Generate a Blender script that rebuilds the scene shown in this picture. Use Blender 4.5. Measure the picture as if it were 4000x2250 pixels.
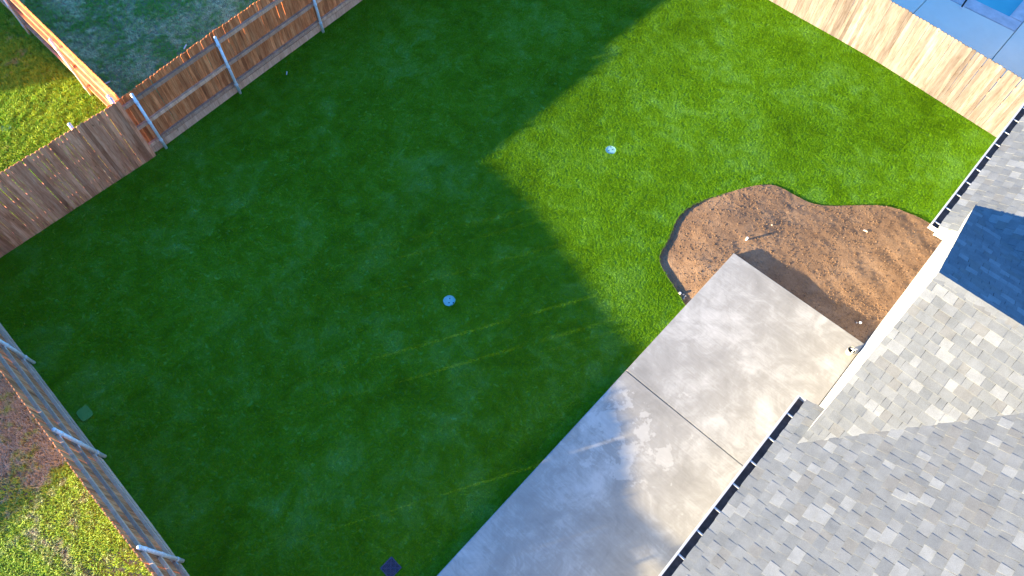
import bpy, bmesh, math, random
from mathutils import Vector, Matrix, noise
from mathutils.geometry import delaunay_2d_cdt

random.seed(7)
R = math.radians
scene = bpy.context.scene
for o in list(bpy.data.objects):
    bpy.data.objects.remove(o)
C = scene.collection

# ------------------------------------------------------------------ camera
# house frame: +X runs from the lawn towards the house, +Y along the house wall
CAM_H = 12.5
RIGHT = Vector((0.729496, 0.683955, 0.006394))
UP = Vector((-0.599133, 0.634460, 0.488365))
FWD = Vector((-0.329963, 0.360092, -0.872616))
F_PX = 2676.96                                     # focal length in pixels of the 4000 px wide photograph
cam_data = bpy.data.cameras.new('camera')
cam_data.sensor_width = 36.0
cam_data.lens = F_PX / 4000 * 36
cam_data.clip_end = 2000
cam = bpy.data.objects.new('camera', cam_data)
m = Matrix((RIGHT, UP, -FWD)).transposed().to_4x4()
m.translation = (0, 0, CAM_H)
cam.matrix_world = m
C.objects.link(cam)
scene.camera = cam

def px(x, y, z=0.0):
    """photograph pixel -> point on the level z"""
    d = FWD + RIGHT * ((x - 2000) / F_PX) + UP * ((1125 - y) / F_PX)
    t = (z - CAM_H) / d.z
    return Vector((d.x * t, d.y * t, z))

def to_px(p):
    v = Vector(p) - Vector((0, 0, CAM_H))
    w = v.dot(FWD)
    return (2000 + F_PX * v.dot(RIGHT) / w, 1125 - F_PX * v.dot(UP) / w, w)

# ------------------------------------------------------------------ light
SUN_EL = 8.75
SUN_TO = Vector((-0.497, -0.868, 0)).normalized()
world = bpy.data.worlds.new('World')
scene.world = world
world.use_nodes = True
nt = world.node_tree
nt.nodes.clear()
out = nt.nodes.new('ShaderNodeOutputWorld')
bg = nt.nodes.new('ShaderNodeBackground')
sky = nt.nodes.new('ShaderNodeTexSky')
sky.sky_type = 'NISHITA'
sky.sun_disc = False
sky.sun_elevation = R(SUN_EL)
sky.sun_rotation = math.atan2(SUN_TO.x, SUN_TO.y)
sky.air_density = 1.0
sky.dust_density = 0.0
sky.ozone_density = 6.2
bg.inputs['Strength'].default_value = 0.135
nt.links.new(sky.outputs[0], bg.inputs[0])
nt.links.new(bg.outputs[0], out.inputs[0])

sun_data = bpy.data.lights.new('sun', 'SUN')
sun_data.energy = 5.0
sun_data.angle = R(0.53)
sun_data.color = (1.0, 0.78, 0.44)
sun = bpy.data.objects.new('sun', sun_data)
d = -(SUN_TO * math.cos(R(SUN_EL)) + Vector((0, 0, math.sin(R(SUN_EL)))))
sun.rotation_euler = d.to_track_quat('-Z', 'Y').to_euler()
sun.location = (-20, -20, 20)
C.objects.link(sun)

vs = scene.view_settings
vs.view_transform = 'Standard'
vs.look = 'None'
vs.gamma = 1.0
vs.use_curve_mapping = False
vs.exposure = 2.55
scene.render.engine = 'CYCLES'
scene.cycles.max_bounces = 6
scene.cycles.use_denoising = True

# ------------------------------------------------------------------ materials
def new_mat(name):
    mt = bpy.data.materials.new(name)
    mt.use_nodes = True
    n = mt.node_tree
    b = n.nodes['Principled BSDF']
    return mt, n, b

def lk(n, a, b):
    n.links.new(a, b)

def node(n, kind, **kw):
    x = n.nodes.new(kind)
    for k, v in kw.items():
        setattr(x, k, v)
    return x

def noise_tex(n, vec, scale, detail=4, rough=0.55, dist=0.0):
    t = node(n, 'ShaderNodeTexNoise')
    t.inputs['Scale'].default_value = scale
    t.inputs['Detail'].default_value = detail
    t.inputs['Roughness'].default_value = rough
    t.inputs['Distortion'].default_value = dist
    if vec is not None:
        lk(n, vec, t.inputs['Vector'])
    return t.outputs['Fac']

def ramp(n, fac, stops):
    r = node(n, 'ShaderNodeValToRGB')
    els = r.color_ramp.elements
    while len(els) < len(stops):
        els.new(0.5)
    for e, (p, c) in zip(els, stops):
        e.position = p
        e.color = (c[0], c[1], c[2], 1) if len(c) == 3 else c
    lk(n, fac, r.inputs[0])
    return r.outputs[0]

def mix(n, fac, a, b, mode='MIX'):
    x = node(n, 'ShaderNodeMix', data_type='RGBA', blend_type=mode)
    for sock, v in ((x.inputs[0], fac), (x.inputs[6], a), (x.inputs[7], b)):
        if isinstance(v, (int, float)):
            sock.default_value = v
        elif isinstance(v, tuple):
            sock.default_value = (v[0], v[1], v[2], 1)
        else:
            lk(n, v, sock)
    return x.outputs[2]

def math_n(n, op, a, b=0.0, c=0.0):
    x = node(n, 'ShaderNodeMath', operation=op)
    for i, v in enumerate((a, b, c)):
        if isinstance(v, (int, float)):
            x.inputs[i].default_value = v
        else:
            lk(n, v, x.inputs[i])
    return x.outputs[0]

def vscale(n, vec, s, off=None):
    mp = node(n, 'ShaderNodeMapping')
    mp.inputs['Scale'].default_value = s
    lk(n, vec, mp.inputs['Vector'])
    if off is not None:
        lk(n, off, mp.inputs['Location'])
    return mp.outputs[0]

def bump(n, b, h, strength, dist):
    bp = node(n, 'ShaderNodeBump')
    bp.inputs['Strength'].default_value = strength
    bp.inputs['Distance'].default_value = dist
    lk(n, h, bp.inputs['Height'])
    lk(n, bp.outputs[0], b.inputs['Normal'])

def pos(n):
    return node(n, 'ShaderNodeNewGeometry').outputs['Position']

def obj_random(n):
    return node(n, 'ShaderNodeObjectInfo').outputs['Random']

def blade_shader(mt, n, b, col, trans):
    """leaf: diffuse reflection plus light that comes through"""
    tr = node(n, 'ShaderNodeBsdfTranslucent')
    ad = node(n, 'ShaderNodeMixShader')
    ad.inputs[0].default_value = trans
    lk(n, col, b.inputs['Base Color'])
    lk(n, col, tr.inputs[0])
    lk(n, b.outputs[0], ad.inputs[1])
    lk(n, tr.outputs[0], ad.inputs[2])
    lk(n, ad.outputs[0], n.nodes['Material Output'].inputs[0])

def mat_turf(name, blades):
    mt, n, b = new_mat(name)
    p = pos(n)
    big = noise_tex(n, p, 0.55, 4, 0.65, 0.4)
    mid = noise_tex(n, p, 2.4, 4, 0.65, 0.6)
    fine = noise_tex(n, p, 60, 2, 0.6)
    s = math_n(n, 'ADD', math_n(n, 'MULTIPLY', big, 0.5), math_n(n, 'MULTIPLY', mid, 0.5))
    col = ramp(n, s, [(0.35, (0.135, 0.30, 0.004)), (0.44, (0.182, 0.39, 0.007)), (0.51, (0.208, 0.445, 0.016)), (0.57, (0.235, 0.49, 0.045)), (0.66, (0.27, 0.555, 0.105))])
    # rolls of turf: each laid with a slightly different nap, joined at thin seams along Y
    sx = node(n, 'ShaderNodeSeparateXYZ'); lk(n, p, sx.inputs[0])
    wob = math_n(n, 'ADD', sx.outputs[0], math_n(n, 'MULTIPLY', noise_tex(n, p, 1.5, 2), 0.06))
    u = math_n(n, 'DIVIDE', math_n(n, 'ADD', wob, 100.7), 2.1)
    fr = math_n(n, 'FRACT', u)
    wn = node(n, 'ShaderNodeTexWhiteNoise', noise_dimensions='1D'); lk(n, math_n(n, 'FLOOR', u), wn.inputs['W'])
    col = mix(n, 1.0, col, ramp(n, wn.outputs['Value'], [(0.0, (0.92, 0.94, 0.92)), (1.0, (1.08, 1.06, 1.08))]), 'MULTIPLY')
    col = mix(n, ramp(n, fr, [(0.0, (0.30, 0.30, 0.30)), (0.016, (0, 0, 0)), (0.984, (0, 0, 0)), (1.0, (0.30, 0.30, 0.30))]), col, mix(n, 1.0, col, (0.6, 0.65, 0.6), 'MULTIPLY'))
    col = mix(n, ramp(n, fine, [(0.35, (0, 0, 0)), (0.7, (1, 1, 1))]), mix(n, 1.0, col, (0.62, 0.7, 0.6), 'MULTIPLY'), col)
    if blades:
        rnd = obj_random(n)
        col = mix(n, ramp(n, rnd, [(0.0, (0, 0, 0)), (1.0, (0.9, 0.9, 0.9))]), mix(n, 1.0, col, (0.80, 0.86, 0.8), 'MULTIPLY'), mix(n, 1.0, col, (1.22, 1.12, 0.9), 'MULTIPLY'))
        b.inputs['Roughness'].default_value = 0.55
        b.inputs['Specular IOR Level'].default_value = 0.08
        blade_shader(mt, n, b, col, 0.30)
    else:
        lk(n, mix(n, 1.0, col, (0.75, 0.75, 0.75), 'MULTIPLY'), b.inputs['Base Color'])
        b.inputs['Roughness'].default_value = 0.9
        bump(n, b, fine, 0.8, 0.02)
    return mt

def mat_weed(name, dark, light, dry, dry_lo, dry_hi, dead_x=None):
    mt, n, b = new_mat(name)
    p = pos(n)
    big = noise_tex(n, p, 0.9, 4, 0.65, 0.6)
    mid = noise_tex(n, p, 5.0, 3, 0.6)
    rnd = obj_random(n)
    g = mix(n, rnd, dark, light)
    s = math_n(n, 'ADD', math_n(n, 'MULTIPLY', big, 0.6), math_n(n, 'MULTIPLY', mid, 0.4))
    if dead_x is not None:                       # dead thatch towards the back of the yard
        sx = node(n, 'ShaderNodeSeparateXYZ'); lk(n, p, sx.inputs[0])
        mr = node(n, 'ShaderNodeMapRange'); lk(n, sx.outputs[0], mr.inputs['Value'])
        mr.inputs['From Min'].default_value = dead_x - 0.9; mr.inputs['From Max'].default_value = dead_x + 0.9
        mr.inputs['To Min'].default_value = -0.14; mr.inputs['To Max'].default_value = 0.03
        s = math_n(n, 'ADD', s, mr.outputs[0])
    col = mix(n, ramp(n, s, [(dry_lo, (1, 1, 1)), (dry_hi, (0, 0, 0))]), g, mix(n, rnd, dry, tuple(min(1, c * 1.5) for c in dry)))
    b.inputs['Roughness'].default_value = 0.6
    b.inputs['Specular IOR Level'].default_value = 0.25
    blade_shader(mt, n, b, col, 0.3)
    return mt

def mat_soil(name, stops, scale=1.3, bump_d=0.02):
    mt, n, b = new_mat(name)
    p = pos(n)
    a = noise_tex(n, p, scale, 5, 0.65, 0.3)
    f = noise_tex(n, p, 28, 5, 0.7)
    s = math_n(n, 'ADD', math_n(n, 'MULTIPLY', a, 0.6), math_n(n, 'MULTIPLY', f, 0.4))
    lk(n, ramp(n, s, stops), b.inputs['Base Color'])
    b.inputs['Roughness'].default_value = 0.95
    b.inputs['Specular IOR Level'].default_value = 0.1
    bump(n, b, noise_tex(n, p, 45, 6, 0.75), 0.9, bump_d)
    return mt

def mat_concrete(name, dark, mid, light, streak=True):
    mt, n, b = new_mat(name)
    p = pos(n)
    a = noise_tex(n, p, 0.9, 6, 0.62, 0.5)
    bl = noise_tex(n, p, 2.6, 8, 0.72, 0.8)
    st = noise_tex(n, vscale(n, p, (0.9, 22, 1)), 1.6, 5, 0.6)
    s = math_n(n, 'ADD', math_n(n, 'MULTIPLY', a, 0.5), math_n(n, 'ADD', math_n(n, 'MULTIPLY', bl, 0.37 if streak else 0.25), math_n(n, 'MULTIPLY', st, 0.13 if streak else 0.0)))
    if not streak:
        s = math_n(n, 'ADD', s, 0.12)
    col = ramp(n, s, [(0.38, dark), (0.5, mid), (0.62, light)])
    # pale mineral bloom with crisp edges
    dv = node(n, 'ShaderNodeVectorMath', operation='DISTANCE')
    lk(n, p, dv.inputs[0]); dv.inputs[1].default_value = (-1.0, 4.15, 0.4)
    near = math_n(n, 'MULTIPLY', math_n(n, 'SUBTRACT', 1.0, math_n(n, 'DIVIDE', dv.outputs['Value'], 1.5)), 0.22)
    bloom = ramp(n, math_n(n, 'ADD', noise_tex(n, p, 2.3, 9, 0.66, 0.2), near), [(0.655, (0, 0, 0)), (0.675, (0.38, 0.38, 0.38))])
    spots = ramp(n, noise_tex(n, p, 17, 3, 0.6), [(0.70, (0, 0, 0)), (0.80, (0.5, 0.5, 0.5))])
    col = mix(n, mix(n, 1.0, bloom, spots, 'LIGHTEN') if streak else spots, col, tuple(min(0.82, c * 1.22) for c in light))
    lk(n, col, b.inputs['Base Color'])
    lk(n, ramp(n, s, [(0.35, (0.55, 0.55, 0.55)), (0.65, (0.85, 0.85, 0.85))]), b.inputs['Roughness'])
    b.inputs['Specular IOR Level'].default_value = 0.3
    bump(n, b, math_n(n, 'ADD', st, math_n(n, 'MULTIPLY', noise_tex(n, p, 90, 3), 0.5)), 0.25, 0.004)
    return mt

def mat_wood(name, c_dark, c_mid, c_light, knot, fade=0.0):
    mt, n, b = new_mat(name)
    tc = node(n, 'ShaderNodeTexCoord').outputs['Object']
    rnd = obj_random(n)
    off = node(n, 'ShaderNodeCombineXYZ')
    lk(n, math_n(n, 'MULTIPLY', rnd, 53.0), off.inputs[0])
    lk(n, math_n(n, 'MULTIPLY', rnd, 91.0), off.inputs[1])
    lk(n, math_n(n, 'MULTIPLY', rnd, 37.0), off.inputs[2])
    v = vscale(n, tc, (38, 38, 2.2), off.outputs[0])
    grain = noise_tex(n, v, 1.0, 6, 0.65, 1.2)
    broad = noise_tex(n, vscale(n, tc, (7, 7, 1.6), off.outputs[0]), 1.0, 3, 0.6)
    s = math_n(n, 'ADD', math_n(n, 'MULTIPLY', grain, 0.55), math_n(n, 'MULTIPLY', broad, 0.45))
    col = ramp(n, s, [(0.34, c_dark), (0.48, c_mid), (0.66, c_light)])
    tone = ramp(n, rnd, [(0.0, (0.62, 0.60, 0.60)), (0.4, (0.95, 0.93, 0.92)), (0.75, (1.08, 1.05, 1.0)), (1.0, (1.28, 1.24, 1.2))])
    col = mix(n, 1.0, col, tone, 'MULTIPLY')
    kn = ramp(n, noise_tex(n, vscale(n, tc, (16, 16, 7), off.outputs[0]), 1.0, 2, 0.4), [(0.72, (0, 0, 0)), (0.78, (0.8, 0.8, 0.8))])
    col = mix(n, kn, col, knot)
    lk(n, col, b.inputs['Base Color'])
    b.inputs['Roughness'].default_value = 0.85
    b.inputs['Specular IOR Level'].default_value = 0.2
    bump(n, b, grain, 0.35, 0.004)
    return mt

def mat_plain(name, col, rough=0.5, metal=0.0, var=0.12, scale=8, spec=0.4):
    mt, n, b = new_mat(name)
    tc = node(n, 'ShaderNodeTexCoord').outputs['Object']
    a = noise_tex(n, tc, scale, 5, 0.65)
    lo = tuple(c * (1 - var) for c in col)
    hi = tuple(min(1, c * (1 + var)) for c in col)
    lk(n, ramp(n, a, [(0.35, lo), (0.65, hi)]), b.inputs['Base Color'])
    b.inputs['Roughness'].default_value = rough
    b.inputs['Metallic'].default_value = metal
    b.inputs['Specular IOR Level'].default_value = spec
    return mt

def mat_shingle(name, col):
    mt, n, b = new_mat(name)
    p = pos(n)
    g = noise_tex(n, p, 120, 3, 0.7)
    l = noise_tex(n, p, 5, 4, 0.6)
    s = math_n(n, 'ADD', math_n(n, 'MULTIPLY', g, 0.6), math_n(n, 'MULTIPLY', l, 0.4))
    lk(n, ramp(n, s, [(0.34, tuple(c * 0.72 for c in col)), (0.66, tuple(min(1, c * 1.25) for c in col))]), b.inputs['Base Color'])
    b.inputs['Roughness'].default_value = 0.95
    b.inputs['Specular IOR Level'].default_value = 0.15
    bump(n, b, g, 0.5, 0.004)
    return mt

M = {}
M['turf'] = mat_turf('turf_blades', True)
M['turf_base'] = mat_turf('turf_backing', False)
M['weed_lush'] = mat_weed('weedy_grass', (0.12, 0.36, 0.02), (0.48, 0.66, 0.05), (0.45, 0.42, 0.18), 0.33, 0.43)
M['weed_dry'] = mat_weed('dormant_grass', (0.16, 0.46, 0.06), (0.28, 0.60, 0.10), (0.60, 0.68, 0.42), 0.43, 0.55)
M['weed_patchy'] = mat_weed('patchy_grass', (0.20, 0.40, 0.04), (0.47, 0.68, 0.10), (0.38, 0.40, 0.30), 0.39, 0.50, -8.2)
M['soil_green'] = mat_soil('thin_soil', [(0.3, (0.15, 0.20, 0.09)), (0.5, (0.24, 0.26, 0.15)), (0.7, (0.38, 0.34, 0.25))])
M['soil_lush'] = mat_soil('weedy_soil', [(0.3, (0.07, 0.17, 0.05)), (0.52, (0.12, 0.22, 0.07)), (0.7, (0.30, 0.28, 0.16))])
M['soil_brown'] = mat_soil('thatch_soil', [(0.3, (0.17, 0.155, 0.10)), (0.5, (0.25, 0.24, 0.165)), (0.7, (0.36, 0.34, 0.255))])
M['dirt'] = mat_soil('bare_dirt', [(0.30, (0.155, 0.090, 0.052)), (0.48, (0.235, 0.145, 0.086)), (0.60, (0.30, 0.195, 0.120)), (0.75, (0.38, 0.265, 0.175))], 1.6, 0.02)
M['clod'] = mat_soil('dirt_clod', [(0.30, (0.14, 0.08, 0.046)), (0.5, (0.20, 0.125, 0.075)), (0.7, (0.29, 0.20, 0.135))], 6.0, 0.01)
M['concrete'] = mat_concrete('broomed_concrete', (0.275, 0.265, 0.236), (0.35, 0.340, 0.308), (0.51, 0.50, 0.462))
M['deck'] = mat_concrete('pool_deck_concrete', (0.76, 0.70, 0.57), (0.80, 0.74, 0.61), (0.83, 0.78, 0.65), False)
M['coping'] = mat_plain('pool_coping', (0.55, 0.52, 0.53), 0.8, 0, 0.15, 3)
M['joint'] = mat_plain('dark_joint_filler', (0.06, 0.06, 0.055), 0.9, 0, 0.1)  # near-black base that shows in the open slab joints
M['wood_brown'] = mat_wood('weathered_brown_boards', (0.26, 0.07, 0.022), (0.56, 0.165, 0.055), (0.80, 0.33, 0.13), (0.14, 0.045, 0.018))
M['wood_face'] = mat_wood('stained_brown_boards', (0.31, 0.10, 0.042), (0.62, 0.235, 0.115), (0.86, 0.43, 0.24), (0.15, 0.055, 0.022))
M['wood_grey'] = mat_wood('grey_weathered_boards', (0.24, 0.09, 0.036), (0.54, 0.22, 0.095), (0.80, 0.43, 0.21), (0.15, 0.06, 0.026))
M['wood_pale'] = mat_wood('pale_cedar_boards', (0.088, 0.068, 0.058), (0.145, 0.125, 0.118), (0.215, 0.200, 0.198), (0.07, 0.048, 0.038))
M['rail_brown'] = mat_wood('brown_rails', (0.38, 0.165, 0.09), (0.60, 0.32, 0.195), (0.76, 0.47, 0.32), (0.22, 0.10, 0.06))
M['rail_grey'] = mat_wood('grey_rails', (0.45, 0.31, 0.22), (0.60, 0.43, 0.31), (0.72, 0.54, 0.41), (0.28, 0.18, 0.13))
M['galv'] = mat_plain('galvanised_steel', (0.72, 0.76, 0.76), 0.5, 0.15, 0.12, 14)
M['dark_metal'] = mat_plain('dark_strap', (0.03, 0.03, 0.03), 0.6)
M['wall'] = mat_plain('white_wall_paint', (0.50, 0.51, 0.52), 0.75, 0, 0.03, 5, 0.2)
M['trim'] = mat_plain('white_trim_paint', (0.66, 0.66, 0.65), 0.5, 0, 0.03, 5)
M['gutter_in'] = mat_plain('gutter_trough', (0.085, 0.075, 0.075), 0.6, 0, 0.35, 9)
M['lid'] = mat_plain('pale_plastic_lid', (0.24, 0.47, 0.45), 0.5, 0, 0.10, 22)
M['hole'] = mat_plain('dark_hole', (0.012, 0.012, 0.014), 0.9)
M['grate'] = mat_plain('grate_bars', (0.085, 0.075, 0.12), 0.45, 0, 0.2, 20)
M['edging'] = mat_plain('turf_edging', (0.085, 0.11, 0.025), 0.8, 0, 0.3, 30)
M['pvc'] = mat_plain('white_pvc', (0.78, 0.77, 0.74), 0.45, 0, 0.05, 20)
M['rock'] = mat_plain('pale_rock', (0.42, 0.35, 0.28), 0.9, 0, 0.25, 30)
M['pot'] = mat_plain('grey_pot', (0.36, 0.36, 0.31), 0.6, 0, 0.1, 20)
M['stick'] = mat_plain('pale_stick', (0.62, 0.60, 0.52), 0.8, 0, 0.1, 30)
M['plaster'] = mat_plain('pool_plaster', (0.05, 0.30, 0.42), 0.8, 0, 0.08, 2)
PAL = [(0.164, 0.181, 0.197), (0.176, 0.194, 0.21), (0.154, 0.172, 0.19), (0.17, 0.18, 0.186), (0.228, 0.248, 0.265), (0.188, 0.206, 0.223)]
PAL_W = [26, 24, 16, 12, 11, 11]
SH = [mat_shingle('shingle_grit_%d' % i, c) for i, c in enumerate(PAL)]

def mat_water():
    mt, n, b = new_mat('pool_water')
    p = pos(n)
    a = noise_tex(n, p, 1.2, 3)
    lk(n, ramp(n, a, [(0.3, (0.07, 0.42, 0.46)), (0.7, (0.10, 0.50, 0.53))]), b.inputs['Base Color'])
    b.inputs['Roughness'].default_value = 0.06
    b.inputs['Specular IOR Level'].default_value = 0.35
    bump(n, b, noise_tex(n, p, 6, 3), 0.12, 0.02)
    return mt
M['water'] = mat_water()

# ------------------------------------------------------------------ helpers
class MB:
    """collects solids; build() links them as ONE mesh object"""
    def __init__(self):
        self.v = []; self.f = []; self.mi = []
    def add(self, vs, fs, mi=0):
        o = len(self.v)
        self.v += [Vector(x) for x in vs]
        self.f += [[i + o for i in f] for f in fs]
        self.mi += [mi] * len(fs)
        return self
    def box(self, lo, hi, mi=0):
        x0, y0, z0 = lo; x1, y1, z1 = hi
        return self.add([(x0,y0,z0),(x1,y0,z0),(x1,y1,z0),(x0,y1,z0),(x0,y0,z1),(x1,y0,z1),(x1,y1,z1),(x0,y1,z1)],
                        [(3,2,1,0),(4,5,6,7),(0,1,5,4),(1,2,6,5),(2,3,7,6),(3,0,4,7)], mi)
    def bar(self, a, b, side, w, h, mi=0):
        """box from a to b; w across along 'side', h along the third axis, centred"""
        a = Vector(a); b = Vector(b); t = (b - a).normalized(); s = Vector(side).normalized(); u = t.cross(s).normalized()
        vs = []
        for q in (a, b):
            for i, j in ((-1,-1),(1,-1),(1,1),(-1,1)):
                vs.append(q + s * (i * w / 2) + u * (j * h / 2))
        return self.add(vs, [(3,2,1,0),(4,5,6,7),(0,1,5,4),(1,2,6,5),(2,3,7,6),(3,0,4,7)], mi)
    def tube(self, a, b, r0, r1=None, n=12, caps=True, mi=0):
        r1 = r0 if r1 is None else r1
        a = Vector(a); b = Vector(b); t = (b - a).normalized()
        s = t.orthogonal().normalized(); u = t.cross(s)
        vs = []
        for q, r in ((a, r0), (b, r1)):
            for k in range(n):
                an = 2 * math.pi * k / n
                vs.append(q + s * (math.cos(an) * r) + u * (math.sin(an) * r))
        fs = [(k, (k+1) % n, n + (k+1) % n, n + k) for k in range(n)]
        if caps:
            fs += [tuple(range(n-1, -1, -1)), tuple(range(n, 2*n))]
        return self.add(vs, fs, mi)
    def prism(self, poly, axis_vec, mi=0):
        """closed polygon (list of 3D points) swept along axis_vec"""
        n = len(poly); ax = Vector(axis_vec)
        vs = [Vector(p) for p in poly] + [Vector(p) + ax for p in poly]
        fs = [tuple(range(n-1, -1, -1)), tuple(range(n, 2*n))] + [(k, (k+1) % n, n + (k+1) % n, n + k) for k in range(n)]
        return self.add(vs, fs, mi)
    def dome(self, c, r, h, n=12, rings=3, mi=0):
        c = Vector(c); vs = []; fs = []
        for i in range(rings):
            a = math.pi / 2 * i / rings
            for k in range(n):
                an = 2 * math.pi * k / n
                vs.append(c + Vector((math.cos(an) * r * math.cos(a), math.sin(an) * r * math.cos(a), h * math.sin(a))))
        vs.append(c + Vector((0, 0, h)))
        for i in range(rings - 1):
            for k in range(n):
                fs.append((i*n+k, i*n+(k+1) % n, (i+1)*n+(k+1) % n, (i+1)*n+k))
        t = len(vs) - 1
        fs += [((rings-1)*n+k, (rings-1)*n+(k+1) % n, t) for k in range(n)]
        fs.append(tuple(range(n-1, -1, -1)))
        return self.add(vs, fs, mi)
    def mesh(self, name, mats, smooth=False, origin=(0, 0, 0)):
        me = bpy.data.meshes.new(name)
        og = Vector(origin)
        me.from_pydata([tuple(v - og) for v in self.v], [], self.f)
        for mt in (mats if isinstance(mats, (list, tuple)) else [mats]):
            me.materials.append(mt)
        if any(self.mi):
            me.polygons.foreach_set('material_index', self.mi)
        bm = bmesh.new(); bm.from_mesh(me); bmesh.ops.recalc_face_normals(bm, faces=bm.faces); bm.to_mesh(me); bm.free()
        if smooth:
            for p in me.polygons:
                p.use_smooth = True
        me.update()
        return me
    def build(self, name, mats, parent=None, smooth=False):
        og = world_loc(parent) if parent else Vector((0, 0, 0))
        o = bpy.data.objects.new(name, self.mesh(name, mats, smooth, og))
        C.objects.link(o)
        o.parent = parent
        return o

LOC = {}
def world_loc(o):
    w = Vector((0, 0, 0))
    while o is not None:
        w += o.location
        o = o.parent
    return w

def thing(name, loc, label, cat, group=None):
    o = bpy.data.objects.new(name, None)
    o.empty_display_size = 0.2
    o.location = loc
    C.objects.link(o)
    return tag(o, label, cat, group)

def tag(o, label=None, cat=None, group=None, kind=None):
    if label: o['label'] = label
    if cat: o['category'] = cat
    if group: o['group'] = group
    if kind: o['kind'] = kind
    return o

def put(name, mesh, parent, loc, rz=0.0, scale=(1, 1, 1), rx=0.0):
    """a part that shares mesh data; loc in world coordinates"""
    o = bpy.data.objects.new(name, mesh)
    o.location = Vector(loc) - (world_loc(parent) if parent else Vector((0, 0, 0)))
    o.rotation_euler = (rx, 0, rz)
    o.scale = scale
    C.objects.link(o)
    o.parent = parent
    return o

def inside(pt, poly):
    x, y = pt[0], pt[1]; c = False; j = len(poly) - 1
    for i in range(len(poly)):
        xi, yi = poly[i][0], poly[i][1]; xj, yj = poly[j][0], poly[j][1]
        if (yi > y) != (yj > y) and x < (xj - xi) * (y - yi) / (yj - yi) + xi:
            c = not c
        j = i
    return c

def sheet(name, poly, zf, step, mat, holes=()):
    """terrain sheet with an exact outline, holes and a height function"""
    pts = []; edges = []
    def ring(pl):
        s = len(pts); k = 0
        dense = []
        for i in range(len(pl)):
            a = Vector(pl[i][:2]); b = Vector(pl[(i+1) % len(pl)][:2])
            nseg = max(1, int((b - a).length / step))
            dense += [a.lerp(b, t / nseg) for t in range(nseg)]
        pts.extend(dense)
        edges.extend([(s + i, s + (i+1) % len(dense)) for i in range(len(dense))])
    ring(poly)
    for h in holes:
        ring(h)
    xs = [p[0] for p in poly]; ys = [p[1] for p in poly]
    x = min(xs) + step / 2
    while x < max(xs):
        y = min(ys) + step / 2
        while y < max(ys):
            q = Vector((x + random.uniform(-.2, .2) * step, y + random.uniform(-.2, .2) * step))
            if inside(q, poly) and not any(inside(q, h) for h in holes):
                pts.append(q)
            y += step
        x += step
    vo, eo, fo, *_ = delaunay_2d_cdt(pts, edges, [], 0, 1e-5)
    faces = []
    for f in fo:
        c = sum((Vector(vo[i]) for i in f), Vector((0, 0))) / len(f)
        if inside(c, poly) and not any(inside(c, h) for h in holes):
            faces.append(f)
    me = bpy.data.meshes.new(name)
    me.from_pydata([(v[0], v[1], zf(v[0], v[1])) for v in vo], [], faces)
    me.materials.append(mat)
    bm = bmesh.new(); bm.from_mesh(me)
    for f in bm.faces:
        if f.normal.z < 0:
            f.normal_flip()
    bmesh.ops.delete(bm, geom=[v for v in bm.verts if not v.link_faces], context='VERTS')
    bm.to_mesh(me); bm.free()
    for p in me.polygons:
        p.use_smooth = True
    o = bpy.data.objects.new(name, me)
    C.objects.link(o)
    return o

def smooth01(t):
    t = max(0.0, min(1.0, t))
    return t * t * (3 - 2 * t)

# ------------------------------------------------------------------ levels and outlines
Z_PATIO, Z_DIRT = 0.40, 0.29
def z_lawn(x, y):
    return 0.22 * smooth01((x + 7.0) / 5.2)

WALL_X = 1.27
PATIO_X = -1.78
PATIO_Y1 = 8.79
JOINT_Y = 5.17
bed_px = [(2675,1190),(2640,1130),(2594,1060),(2573,1010),(2590,970),(2620,920),(2645,850),(2690,805),(2760,775),(2850,750),(2950,725),(3010,723),(3050,735),(3110,770),(3170,800),(3230,808),(3310,806),(3400,803),(3480,810),(3560,840),(3620,870),(3655,890)]
def smooth_line(pl, rounds=2):
    for _ in range(rounds):
        q = [pl[0]]
        for a, b in zip(pl, pl[1:]):
            q += [a.lerp(b, 0.25), a.lerp(b, 0.75)]
        q.append(pl[-1])
        pl = q
    return pl
bed_edge = [p.to_2d() for p in smooth_line([px(x, y, 0.22) for x, y in bed_px])]
bed_edge[0] = Vector((PATIO_X - 0.01, bed_edge[0].y))
bed_edge.append(Vector((WALL_X, bed_edge[-1].y + 0.02)))
bed_poly = bed_edge + [Vector((WALL_X, PATIO_Y1 + 0.005)), Vector((PATIO_X - 0.01, PATIO_Y1 + 0.005))]

A_LINE = lambda y: -13.19 - 0.083 * (y - 2.2) if y > 2.2 else -13.16          # back fence, post line
D_LINE = lambda x: 15.84 - 0.104 * (x - 0.98)                                  # side fence by the pool
C_LINE = lambda x: -2.50 - 0.013 * (x + 10.4)                                  # other side fence, post line

def circle(c, r, n=20):
    return [Vector((c[0] + r * math.cos(2 * math.pi * k / n), c[1] + r * math.sin(2 * math.pi * k / n))) for k in range(n)]

lid_a = px(1755, 1175, z_lawn(-5.4, 4)); lid_b = px(2386, 586, z_lawn(-5.5, 9.4)); drain_c = px(1527, 2219, z_lawn(-2.5, -.2))
drain_poly = [Vector((drain_c.x + sx * 0.135, drain_c.y + sy * 0.135)) for sx, sy in ((-1,-1),(1,-1),(1,1),(-1,1))]
lawn_poly = [Vector((-13.20, C_LINE(-13.12) - 0.13)), Vector((-13.17, 2.05)), Vector((-13.27, 2.1)), Vector((A_LINE(12) - .12, 12)), Vector((A_LINE(17.45) - .12, D_LINE(A_LINE(17.45)) + .02)),
             Vector((WALL_X, D_LINE(WALL_X) + 0.02))] + list(reversed(bed_edge)) + [Vector((PATIO_X - 0.01, C_LINE(PATIO_X) - 0.13))]
holes = [circle(lid_a, 0.128), circle(lid_b, 0.128), drain_poly]

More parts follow.
